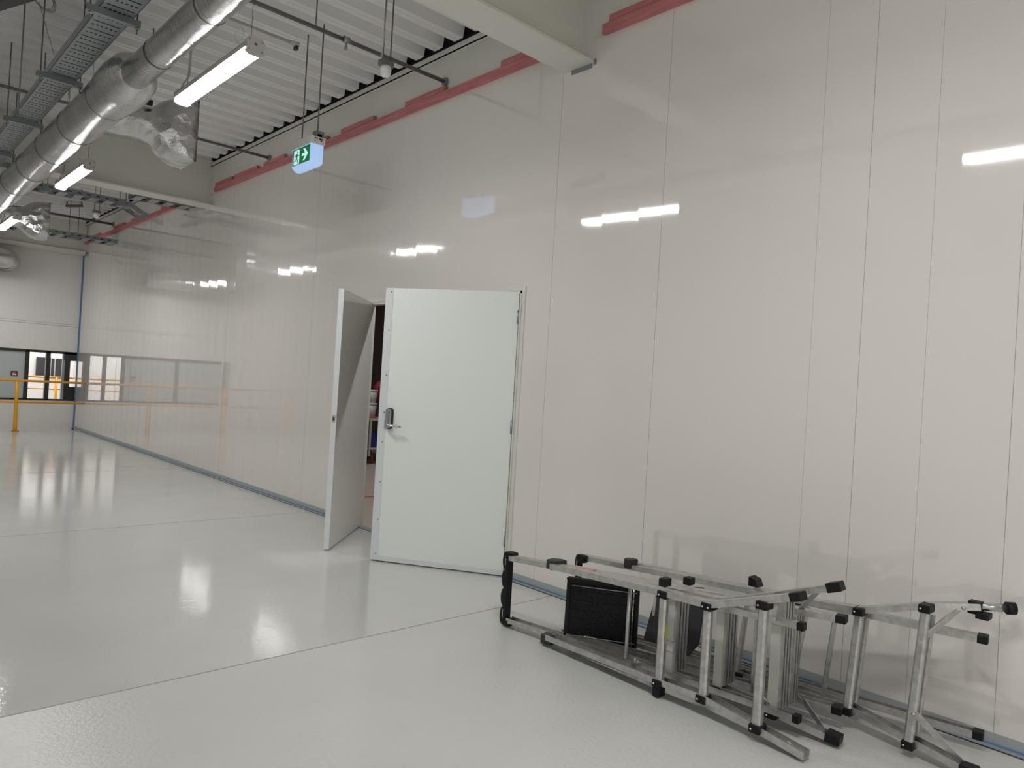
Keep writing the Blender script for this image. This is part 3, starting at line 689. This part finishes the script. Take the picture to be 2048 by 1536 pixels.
# ------------------------------------------------------------------ yellow guard rail at the floor edge
yr = empty('guard_rail', (0, 16.55, 0), 'yellow two-rail guard rail in front of the end wall window', 'railing')
for z, r_, nm in ((.972, .022, 'top_rail'), (.565, .018, 'mid_rail')):
    t = MB(); t.tube([(-.6, 16.5, z), (2.56, 16.5, z), (W-.006, 16.5, z-.002)], r_, 14); obj(nm, t, M['yellow'], yr)
for x_ in (2.56, .98, -.6):
    t = MB(); t.tube([(x_, 16.44, 0), (x_, 16.46, .1), (x_, 16.5, .565), (x_, 16.5, .96)], .032, 16, radii=[.036, .034, .030, .027]); t.sphere((x_, 16.5, .972), .034, 14); t.sphere((x_, 16.5, .565), .034, 14); t.box((x_-.06, 16.38, 0), (x_+.06, 16.465, .008)); po = obj('post', t, M['yellow'], yr)
    for s_ in (-1, 1):
        t = MB(); t.tube([(x_+s_*.048, 16.43, .008), (x_+s_*.048, 16.43, .026)], .008, 6); obj('bolt', t, M['dark'], po)

# ------------------------------------------------------------------ end wall window band and the bright room beyond
win = MB()
def fr_(xa, xb, za, zb, mi=0, y0=Y1-.01, y1=Y1+.10): win.box((xa, y0, za), (xb, y1, zb), mi)
fr_(.6, W-.0015, WZ1-.03, WZ1+.02); fr_(.6, W-.0015, WZ0-.02, WZ0+.012)
fr_(2.80, 2.87, WZ0, WZ1); fr_(3.16, 3.235, WZ0, WZ1)
fr_(.6, .66, WZ0, WZ1); fr_(1.7, 1.76, WZ0, WZ1)
fr_(3.48, W-.0015, 1.40, WZ1)
win.box((3.455, Y1+.02, WZ0), (3.50, Y1+.08, WZ1), 1)
win.box((3.50, Y1+.03, WZ0), (3.6, Y1+.08, WZ1), 0); win.box((3.6, Y1+.03, WZ0), (W-.0015, Y1+.08, .86), 0)
wo = struct('window_1', win, [M['winframe'], M['galv']])
t = MB(); t.box((.66, Y1+.045, WZ0), (3.46, Y1+.05, WZ1)); obj('pane', t, M['glass'], wo)
t = MB(); t.box((.66, Y1+.02, WZ0+.012), (2.80, Y1+.04, WZ1-.03)); obj('grey_infill', t, M['greypanel'], wo, label='pale grey-blue infill panel')
t = MB(); t.box((2.575, Y1+.008, 1.035), (2.69, Y1+.0195, 1.135)); t.box((2.60, Y1+.007, 1.055), (2.625, Y1+.008, 1.09), 1); t.box((2.635, Y1+.007, 1.055), (2.665, Y1+.008, 1.085), 1); t.box((2.61, Y1+.007, 1.10), (2.65, Y1+.008, 1.105), 1)
tag(obj('wall_sign', t, [M['redsign'], M['whitepaint']]), 'small maroon sign with white marks on the grey panel of the end window', 'sign')
bo = MB(); bo.box((-.5, Y1+.12, -1.2), (7, 21.0, -1.0)); struct('floor', bo, M['beige'])
bo = MB(); bo.box((-.5, 21.0, -1.2), (7, 21.1, 3.6)); struct('wall_beyond_end', bo, M['whitepaint'])
bo = MB(); bo.box((-.6, Y1+.12, -1.2), (-.5, 21.1, 3.6)); struct('wall_beyond_left', bo, M['whitepaint'])
bo = MB(); bo.box((7, Y1+.12, -1.2), (7.1, 21.1, 3.6)); struct('wall_beyond_right', bo, M['whitepaint'])
bo = MB(); bo.box((-.6, Y1+.12, 3.6), (7.1, 21.1, 3.7)); struct('ceiling', bo, M['whitepaint'])
k = 21.0/Y1
t = MB(); t.box((2.99*k, 20.95, 1.42+(1.073-1.42)*k), (3.235*k, 20.998, 1.42+(1.44-1.42)*k)); struct('window_3', t, M['greyplat'])
t = MB(); t.box((3.255*k, 20.95, 1.42+(1.05-1.42)*k), (3.30*k, 20.998, 1.42+(1.43-1.42)*k)); t.box((3.33*k, 20.95, 1.42+(1.05-1.42)*k), (3.52*k, 20.998, 1.42+(1.43-1.42)*k)); struct('window_4', t, M['greyplat'])
k2 = 19.0/Y1
y2 = empty('guard_rail', (3.4, 19, -1.0), 'yellow guard rail seen through the end wall window', 'railing')
for z, r_, nm in ((1.42+(1.04-1.42)*k2, .022, 'top_rail'), (1.42+(.80-1.42)*k2, .014, 'mid_rail')):
    t = MB(); t.tube([(-.4, 19, z), (6.9, 19, z)], r_, 10); obj(nm, t, M['yellow'], y2)
for x_ in (3.36*k2, 2.2*k2, 1.2*k2):
    t = MB(); t.tube([(x_, 19, -1.0), (x_, 19, 1.42+(1.04-1.42)*k2)], .032, 12); obj('post', t, M['yellow'], y2)

# ================================================================== LADDERS
def lerp(a, b, t): return tuple(a[i]+(b[i]-a[i])*t for i in range(3))
def channel(w_=.056, h_=.028, th=.004, down=True):
    s_ = -1 if down else 1
    # U section: web on the outer face, flanges towards the inside of the ladder
    return [(-w_/2, 0), (w_/2, 0), (w_/2, s_*h_), (w_/2-th, s_*h_), (w_/2-th, s_*th), (-w_/2+th, s_*th), (-w_/2+th, s_*h_), (-w_/2, s_*h_)]
def boxprof(w_, h_): return [(-w_/2, -h_/2), (w_/2, -h_/2), (w_/2, h_/2), (-w_/2, h_/2)]
def smooth_path(P, r=.06, n=4):
    """round the corners of a polyline"""
    P = [Vector(p) for p in P]; out = [P[0]]
    for i in range(1, len(P)-1):
        a = P[i]+(P[i-1]-P[i]).normalized()*r; b = P[i]+(P[i+1]-P[i]).normalized()*r
        for k in range(n+1):
            t_ = k/n; out.append(a*(1-t_)**2+P[i]*2*t_*(1-t_)+b*t_**2)
    out.append(P[-1]); return out
def stile(parent, pts, w_, h_, down, name='stile', mt_='alu', label=None, kind='channel'):
    P = smooth_path(pts)
    t = MB(); side = Vector((1, 0, 0))
    prof = channel(w_, h_, .0035, down) if kind == 'channel' else boxprof(w_, h_)
    t.sweep(prof, P, side); return obj(name, t, M[mt_], parent, label=label)
def cap_foot(parent, p, d, w_=.064, h_=.036, L_=.055, name='rubber_foot', parentstile=None):
    d = Vector(d).normalized(); p = Vector(p)
    t = MB(); t.sweep(boxprof(w_, h_), [p-d*.02, p+d*(L_-.02)], (1,0,0)); return obj(name, t, M['black'], parent, bevel=.004)
def tread_hex(parent, lo, hi, w_=.036, dpt=.036, dirv=(0,1,0), name='rung', mt_='alu'):
    lo = Vector(lo); hi = Vector(hi); ax = (hi-lo).normalized(); a = Vector(dirv); a = (a-ax*a.dot(ax)).normalized(); b = ax.cross(a)
    hexp = [(-.5, -.28), (-.28, -.5), (.28, -.5), (.5, -.28), (.5, .28), (.28, .5), (-.28, .5), (-.5, .28)]
    v = [lo+a*q[0]*w_+b*q[1]*dpt for q in hexp]+[hi+a*q[0]*w_+b*q[1]*dpt for q in hexp]; n = 8
    t = MB(); t.poly(v, [(k, (k+1) % n, n+(k+1) % n, n+k) for k in range(n)]+[tuple(range(n)), tuple(range(2*n-1, n-1, -1))]); return obj(name, t, M[mt_], parent)
def tread_ridged(parent, lo, hi, depth=.075, th=.028, name='tread', n=3):
    """deep tread, ridged face towards -y"""
    lo = Vector(lo); hi = Vector(hi); prof = [(-.012, -th/2), (-.012, th/2), (depth, th/2), (depth, -th/2)]
    pr2 = []; st = depth/(n*2)
    x = depth
    pts = [(-.012, th/2), (-.012, -th/2), (.008, -th/2)]
    xx = .008
    for i in range(n):
        pts += [(xx, -th/2+.012), (xx+st*.7, -th/2+.012), (xx+st*.7, -th/2), (xx+st*1.8, -th/2)]; xx += st*1.8
    pts += [(depth, -th/2), (depth, th/2)]
    v = [lo+Vector((q[0], q[1], 0)) for q in pts]+[hi+Vector((q[0], q[1], 0)) for q in pts]; m_ = len(pts)
    t = MB(); t.poly(v, [(k, (k+1) % m_, m_+(k+1) % m_, m_+k) for k in range(m_)]+[tuple(range(m_)), tuple(range(2*m_-1, m_-1, -1))]); return obj(name, t, M['alu'], parent)
def bracket(parent, p, dx=-.002, w_=.05, h_=.034, d_=.068, rivets=1):
    p = Vector(p); t = MB(); t.box((p.x-d_/2, p.y-w_/2, p.z-h_/2), (p.x+d_/2, p.y+w_/2, p.z+h_/2)); b_ = obj('bracket', t, M['black'], parent, bevel=.004)
    for k in range(rivets):
        t = MB(); yv = p.y+(.012 if rivets == 1 else (.014-k*.028)); t.sphere((p.x-d_/2-.001, yv, p.z), .0055, 10); obj('rivet', t, M['steel'], b_)
    return b_
def bar(parent, a, b, w_=.022, th=.004, side=(1,0,0), name='brace', mt_='alu'):
    t = MB(); t.sweep(boxprof(th, w_), [a, b], side); return obj(name, t, M[mt_], parent)
def tray_cap(parent, p_lo, p_hi, bs=1.0):
    """black moulded tool tray joining the two stiles at the top end (scalloped outer edge)"""
    x, y = p_lo[0], p_lo[1]; z0, z1 = p_lo[2]-.02, p_hi[2]+.022; H = z1-z0; P = [(y-.016*bs, z0), (y-.016*bs, z1)]
    outer = []
    for k in range(33):
        u = k/32; z = z1-H*u
        bump_ = (.020*abs(math.sin(u*math.pi*4))**.5+.002)*bs
        if u < .02 or u > .98: bump_ = .004
        outer.append((y+.012*bs+bump_, z))
    P += outer
    t = MB(); t.prism(P, 'x', x-.022*bs, x+.022*bs); o = obj('tool_tray', t, M['black'], parent, bevel=.003)
    for z in (z0+.02, z1-.02):
        t = MB(); t.box((x-.028*bs, y-.05, z-.022), (x+.028*bs, y+.01, z+.022)); obj('socket', t, M['black'], o, bevel=.008)
    for z in (z1-.05, z0+.06):
        t = MB(); t.box((x-.0232*bs, y+.004, z-.03), (x-.0222*bs, y+.010, z+.03)); obj('tray_slot', t, M['steel'], o)
    return o
def hinge_clamp(parent, p, side, z, q=.78):
    x, y = p; t = MB()
    t.prism([(x-.075*q, y+.05*q), (x-.085*q, y-.0), (x-.06*q, y-.03*q), (x+.03*q, y-.055*q), (x+.035*q, y+.0), (x-.01*q, y+.055*q)], 'z', z-.028, z+.024); return obj('hinge_clamp', t, M['dark'], parent, bevel=.005)

# ---- front ladder -------------------------------------------------------
LA = empty('folding_ladder', (2.95, 2.0, 0), 'nearer aluminium folding ladder lying on its side, black mesh platform and tool tray', 'ladder', 'aluminium ladders lying on their sides by the wall')
# far frame (from the tool tray)
Blo = [(2.983, 3.10, .030), (3.049, 2.008, .058), (3.083, 1.763, .066), (3.090, 1.494, .045), (3.130, 1.262, .018)]
Bhi = [(2.975, 3.10, .425), (3.040, 2.008, .492), (3.075, 1.763, .497), (3.075, 1.494, .588), (3.115, 1.285, .672)]
stile(LA, [Blo[0], Blo[1], Blo[2], Blo[4]], .056, .028, False, 'stile'); stile(LA, [Bhi[0], Bhi[1], Bhi[2], Bhi[4]], .056, .028, True, 'stile')
# near frame (from the hinge clamps)
Alo = [(2.945, 2.74, .040), (2.914, 1.978, .062), (2.919, 1.745, .070), (2.900, 1.473, .040), (2.895, 1.262, .012)]
Ahi = [(2.945, 2.74, .462), (2.914, 1.978, .508), (2.919, 1.745, .512), (2.897, 1.473, .602), (2.892, 1.335, .655)]
stile(LA, [Alo[0], Alo[1], Alo[2], Alo[4]], .052, .030, False, 'stile'); stile(LA, [Ahi[0], Ahi[1], Ahi[2], Ahi[4]], .052, .030, True, 'stile')
tray_cap(LA, (2.983, 3.13, .030), (2.983, 3.13, .418))
hinge_clamp(LA, (2.985, 2.735), 1, .455); hinge_clamp(LA, (2.985, 2.745), 1, .040)
# rungs of the near frame
for lo, hi in ((Alo[1], Ahi[1]), (Alo[2], Ahi[2]), ((2.897, 1.473, .048), (2.897, 1.473, .592))):
    a = (lo[0]-.006, lo[1], lo[2]+.012); b = (lo[0]-.006, hi[1], hi[2]-.012)
    tread_hex(LA, a, b, .040, .036)
    bracket(LA, (a[0]+.006, a[1], lo[2]+.006)); bracket(LA, (a[0]+.006, a[1], hi[2]-.022), rivets=2 if lo is Alo[2] else 1)
# tall end knobs on the first rung
for z0_, z1_ in ((.522, .562), (.005, .050)):
    t = MB(); t.box((2.885, 1.962, z0_), (2.94, 2.002, z1_)); obj('end_knob', t, M['black'], LA, bevel=.006)
t = MB(); t.box((3.04, 1.93, .515), (3.09, 1.97, .552)); obj('end_knob', t, M['black'], LA, bevel=.006)
# treads of the far frame: flat front plus ridged depth
for lo, hi in ((Blo[1], Bhi[1]), (Blo[2], Bhi[2]), ((3.083, 1.494, .05), (3.083, 1.494, .585))):
    a = (lo[0]-.02, lo[1], lo[2]+.01); b = (lo[0]-.02, hi[1], hi[2]-.012)
    t = MB(); t.box((a[0]-.012, a[1]-.02, a[2]), (a[0]+.004, a[1]+.02, b[2])); obj('tread', t, M['alu_pale'], LA)
    tread_ridged(LA, (a[0]+.016, a[1]-.012, a[2]+.02), (a[0]+.016, a[1]-.012, b[2]-.02), .085, .03)
    bracket(LA, (a[0], a[1], lo[2]+.008), d_=.05, h_=.03); bracket(LA, (a[0], a[1], hi[2]-.02), d_=.05, h_=.03)
# straight inner legs of both frames
for lo_a, lo_b, hi_a, hi_b, w_, nm in (((2.975, 2.70, .060), (3.057, 1.375, .070), (2.975, 2.70, .452), (3.05, 1.375, .492), .034, 'near'), ((3.01, 2.72, .060), (3.301, 1.315, .070), (3.01, 2.72, .452), (3.29, 1.315, .500), .048, 'far')):
    stile(LA, [lo_a, lo_b], w_, .028, False, 'inner_leg'); stile(LA, [hi_a, hi_b], w_, .028, True, 'inner_leg')
    for p, q in ((lo_a, lo_b), (hi_a, hi_b)):
        d = Vector(q)-Vector(p); zoff = .014 if p is lo_a else -.014
        cap_foot(LA, Vector(q)+Vector((0, 0, zoff)), d, w_+.006, .034, .03 if w_ < .04 else .045, 'leg_cap')
tread_ridged(LA, (3.135, 1.62, .09), (3.135, 1.62, .475), .05, .025, n=2); tread_ridged(LA, (3.17, 1.47, .09), (3.17, 1.47, .475), .05, .025, n=2)
# feet of the flared stiles
for q, p_, zo, big in ((Bhi[4], Bhi[2], -.014, 1), (Blo[4], Blo[2], .016, 1), (Ahi[4], Ahi[2], -.015, 0)):
    d = Vector(q)-Vector(p_); cap_foot(LA, Vector(q)+Vector((0, 0, zo)), d, .062 if big else .058, .04 if big else .036, .06 if big else .05)
# braces
bar(LA, (3.10, 1.333, .640), (3.245, 1.475, .495), .026, .004, side=(.7, .7, 0))
bar(LA, (2.90, 1.40, .615), (2.995, 1.455, .49), .024, .004, side=(.9, .4, 0))
t = MB(); t.tube([(3.01, 1.528, .15), (3.085, 1.49, .07)], .005, 8); obj('stay_rod', t, M['steel'], LA)
t = MB(); t.tube([(3.204, 1.497, .17), (3.245, 1.44, .09)], .005, 8); obj('stay_rod', t, M['steel'], LA)
bar(LA, (3.233, 1.432, .095), (3.142, 1.295, .04), .026, .004, side=(.8, -.5, 0))
t = MB(); t.tube([(2.960, 1.445, .050), (2.918, 1.335, .034)], .0035, 8); obj('stay_rod', t, M['steel'], LA)
bar(LA, (3.30, 1.345, .470), (3.325, 1.39, .09), .030, .004, side=(.3,.9,0))
# stickers
for a_, b_, z_, mt_ in (((2.972, 2.66), (2.985, 2.52), .0, 'ostick'),):
    t = MB(); t.poly([(2.985, 2.68, .4535), (3.02, 2.68, .4535), (3.035, 2.50, .4645), (3.0, 2.50, .4645)], [(0,1,2,3)]); 
    t.poly([(2.985, 2.68, .4545), (3.02, 2.68, .4545), (3.035, 2.50, .4655), (3.0, 2.50, .4655)], [(3,2,1,0)]); obj('sticker', t, M['ostick'], LA, label='orange warning sticker')
t = MB(); t.box((2.975, 2.62, .036), (3.01, 2.95, .0375)); obj('sticker', t, M['ystick'], LA, label='yellow sticker on the lower stile')
t = MB(); t.box((2.9005, 1.955, .26), (2.918, 1.9565, .35)); obj('sticker', t, M['ystick'], LA)
t = MB(); t.box((3.046, 1.471, .452), (3.068, 1.517, .485)); obj('yellow_tape', t, M['ystick'], LA)
t = MB(); t.box((3.012, 1.985, .19), (3.036, 2.031, .235)); obj('white_tape', t, M['bucket'], LA)
# black mesh platform
pa = Vector((2.998, 2.672, 0)); pb = Vector((3.202, 2.336, 0)); d = (pb-pa); PL = d.length; d.normalize(); nn = Vector((-d.y, d.x, 0))
if nn.x > 0: nn = -nn                                     # towards the camera
def pf(p): return pa+d*p[0]+nn*p[1]+Vector((0, 0, p[2]))
z0, z1 = .052, .392
t = MB(); t.box((0, -.028, z0), (PL, -.006, z1), 0, pf)
for a, b in (((0, z0), (PL, z0+.02)), ((0, z1-.02), (PL, z1)), ((0, z0), (.02, z1)), ((PL-.02, z0), (PL, z1))):
    t.box((a[0], -.028, a[1]), (b[0], .014, b[1]), 0, pf)
pl = obj('platform', t, M['black'], LA, bevel=.003)
t = MB(); nx_, nz_ = 5, 6
for i in range(nx_+1):
    x = .02+(PL-.04)*i/nx_; t.box((x-.0008, -.006, z0+.02), (x+.0008, -.001, z1-.02), 0, pf)
for j in range(nz_+1):
    z = z0+.02+(z1-z0-.04)*j/nz_; t.box((.02, -.006, z-.0008), (PL-.02, -.001, z+.0008), 0, pf)
for i in range(nx_):
    for j in range(nz_):
        xa = .02+(PL-.04)*i/nx_; xb = .02+(PL-.04)*(i+1)/nx_; za = z0+.02+(z1-z0-.04)*j/nz_; zb = z0+.02+(z1-z0-.04)*(j+1)/nz_
        if (i+j) % 2: za, zb = zb, za
        t.sweep([(-.002, -.0006), (.002, -.0006), (.002, .0006), (-.002, .0006)], [pf((xa, -.003, za)), pf((xb, -.003, zb))], nn)
obj('rib_grid', t, M['dark'], pl)
for z in (z0+.035, z1-.035):
    t = MB(); t.tube([pf((.03, .017, z)), pf((PL-.01, .017, z))], .003, 8); obj('platform_rod', t, M['steel'], pl)
t = MB(); t.tube([pf((PL-.028, .017, z0+.01)), pf((PL-.028, .017, z1-.01))], .0045, 8); obj('platform_rod', t, M['steel'], pl)
t = MB()
for k in range(9): z = z0+.05+k*.032; t.tube([pf((PL-.028, .017, z)), pf((PL-.028, .017, z+.003))], .0052, 8)
obj('rod_collars', t, M['black'], pl)
t = MB(); t.tube([(2.955, 2.215, .48), (2.955, 2.215, .10)], .010, 10); obj('support_tube', t, M['alu'], LA)
t = MB(); t.box((2.94, 2.14, .075), (2.98, 2.17, .10)); t.tube([(2.95, 2.155, .10), (2.95, 2.155, .12)], .006, 8); obj('catch', t, M['steel'], LA)

# ---- rear ladder, leaning on the wall -----------------------------------
LC = empty('folding_ladder', (3.4, 1.8, 0), 'farther aluminium folding ladder leaning on the wall, charcoal platform, tubular end feet', 'ladder', 'aluminium ladders lying on their sides by the wall')
Clo = [(3.225, 2.79, .035), (3.301, 1.784, .065), (3.347, 1.565, .075), (3.373, 1.287, .075), (3.325, 1.009, .045), (3.300, .80, .022)]
Chi = [(3.255, 2.79, .462), (3.375, 1.784, .500), (3.452, 1.565, .478), (3.445, 1.287, .520), (3.455, 1.03, .600), (3.570, .86, .625)]
stile(LC, [Clo[0], Clo[2], Clo[3], Clo[5]], .056, .028, False, 'stile')
stile(LC, [Chi[0], (3.43, 1.565, .497), Chi[3], (3.48, 1.02, .607), (3.565, .865, .628)], .056, .028, True, 'stile')
tray_cap(LC, (3.225, 2.79, .035), (3.25, 2.79, .445), .7)
hinge_clamp(LC, (3.30, 2.47), 1, .480, .55); hinge_clamp(LC, (3.27, 2.47), 1, .045, .55)
# straight legs
stile(LC, [(3.34, 2.48, .475), (3.601, .85, .490)], .044, .030, True, 'inner_leg'); stile(LC, [(3.31, 2.48, .055), (3.612, .85, .052)], .044, .030, False, 'inner_leg')
for q, zo in (((3.601, .85, .490), -.015), ((3.612, .85, .052), .015)):
    cap_foot(LC, Vector(q)+Vector((0, 0, zo)), (.16, -1, 0), .052, .036, .04, 'leg_cap')
# rungs
for lo, hi in (((3.32, 1.565, .085), (3.43, 1.565, .475)), ((3.345, 1.287, .085), (3.42, 1.287, .500)), ((3.300, 1.020, .055), (3.42, 1.020, .585))):
    tread_hex(LC, lo, hi, .036, .034)
    bracket(LC, (lo[0]+.01, lo[1], lo[2]-.008), w_=.046); bracket(LC, (hi[0]+.006, hi[1], hi[2]+.004), w_=.046)
    bk_ = tread_hex(LC, (lo[0]+.05, lo[1]-.012, lo[2]+.02), (hi[0]+.05, hi[1]-.012, hi[2]-.03), .022, .03)
for yv, xl, xh in ((1.80, 3.30, 3.375), (1.72, 3.31, 3.39)):
    tread_hex(LC, (xl, yv, .09), (xh, yv, .47), .024, .024)
t = MB(); t.box((3.28, 1.77, .05), (3.33, 1.81, .09)); obj('bracket', t, M['black'], LC)
t = MB(); t.prism([(1.80, .505), (1.80, .55), (1.765, .54), (1.75, .505)], 'x', 3.36, 3.42); obj('end_knob', t, M['black'], LC)
# flat braces
bar(LC, (3.385, 1.02, .462), (3.515, .915, .605), .026, .004, side=(.6, .8, 0)); bar(LC, (3.29, 1.0, .185), (3.32, .83, .045), .026, .004, side=(.9, 0, 0))
for p in ((3.383, 1.02, .462), (3.510, .905, .605), (3.275, 1.0, .185)):
    t = MB(); t.sphere(p, .009, 10); obj('rivet', t, M['steel'], LC)
# tubular feet with black end caps
t = MB(); t.tube([(3.555, .885, .612), (3.64, .770, .618)], .017, 16); ft = obj('foot_tube', t, M['steel'], LC)
t = MB(); t.tube([(3.632, .781, .6175), (3.652, .754, .619)], .026, 16); obj('end_cap', t, M['black'], ft)
t = MB(); t.box((3.545, .85, .580), (3.59, .90, .634)); t.box((3.54, .82, .566), (3.60, .87, .592)); obj('foot_clamp', t, M['black'], ft, bevel=.004)
t = MB(); t.tube([(3.30, .80, .022), (3.29, .74, .022)], .020, 14); ft = obj('foot_tube', t, M['steel'], LC)
t = MB(); t.box((3.27, .77, .003), (3.33, .83, .055)); obj('foot_clamp', t, M['black'], ft, bevel=.004)
# charcoal platform folded between the stiles
qa = Vector((3.20, 2.30, 0)); qb = Vector((3.335, 2.03, 0)); d2 = qb-qa; QL = d2.length; d2.normalize(); n2v = Vector((-d2.y, d2.x, 0)); n2v = -n2v if n2v.x > 0 else n2v
def qf(p): return qa+d2*p[0]+n2v*p[1]+Vector((0, 0, p[2]))+Vector((.03, .0, 0))*(p[2]/.4)
t = MB(); t.prism([(0, .12), (.05, .41), (QL-.02, .43), (QL, .40), (QL-.015, .14), (QL-.06, .075)], 'y', -.028, 0, 0, qf); pc = obj('platform', t, M['greyplat'], LC, bevel=.006)
t = MB(); t.prism(rrect(.04, .30, .014, .10, .006), 'y', .0, .003, 0, qf); obj('platform_slot', t, M['alu_pale'], pc)

t = MB(); t.prism([(3.075, .498), (3.10, .498), (3.10, .506), (3.08, .508)], 'y', 1.70, 1.74)
obj('paint_blob', t, M['ostick'], LA)
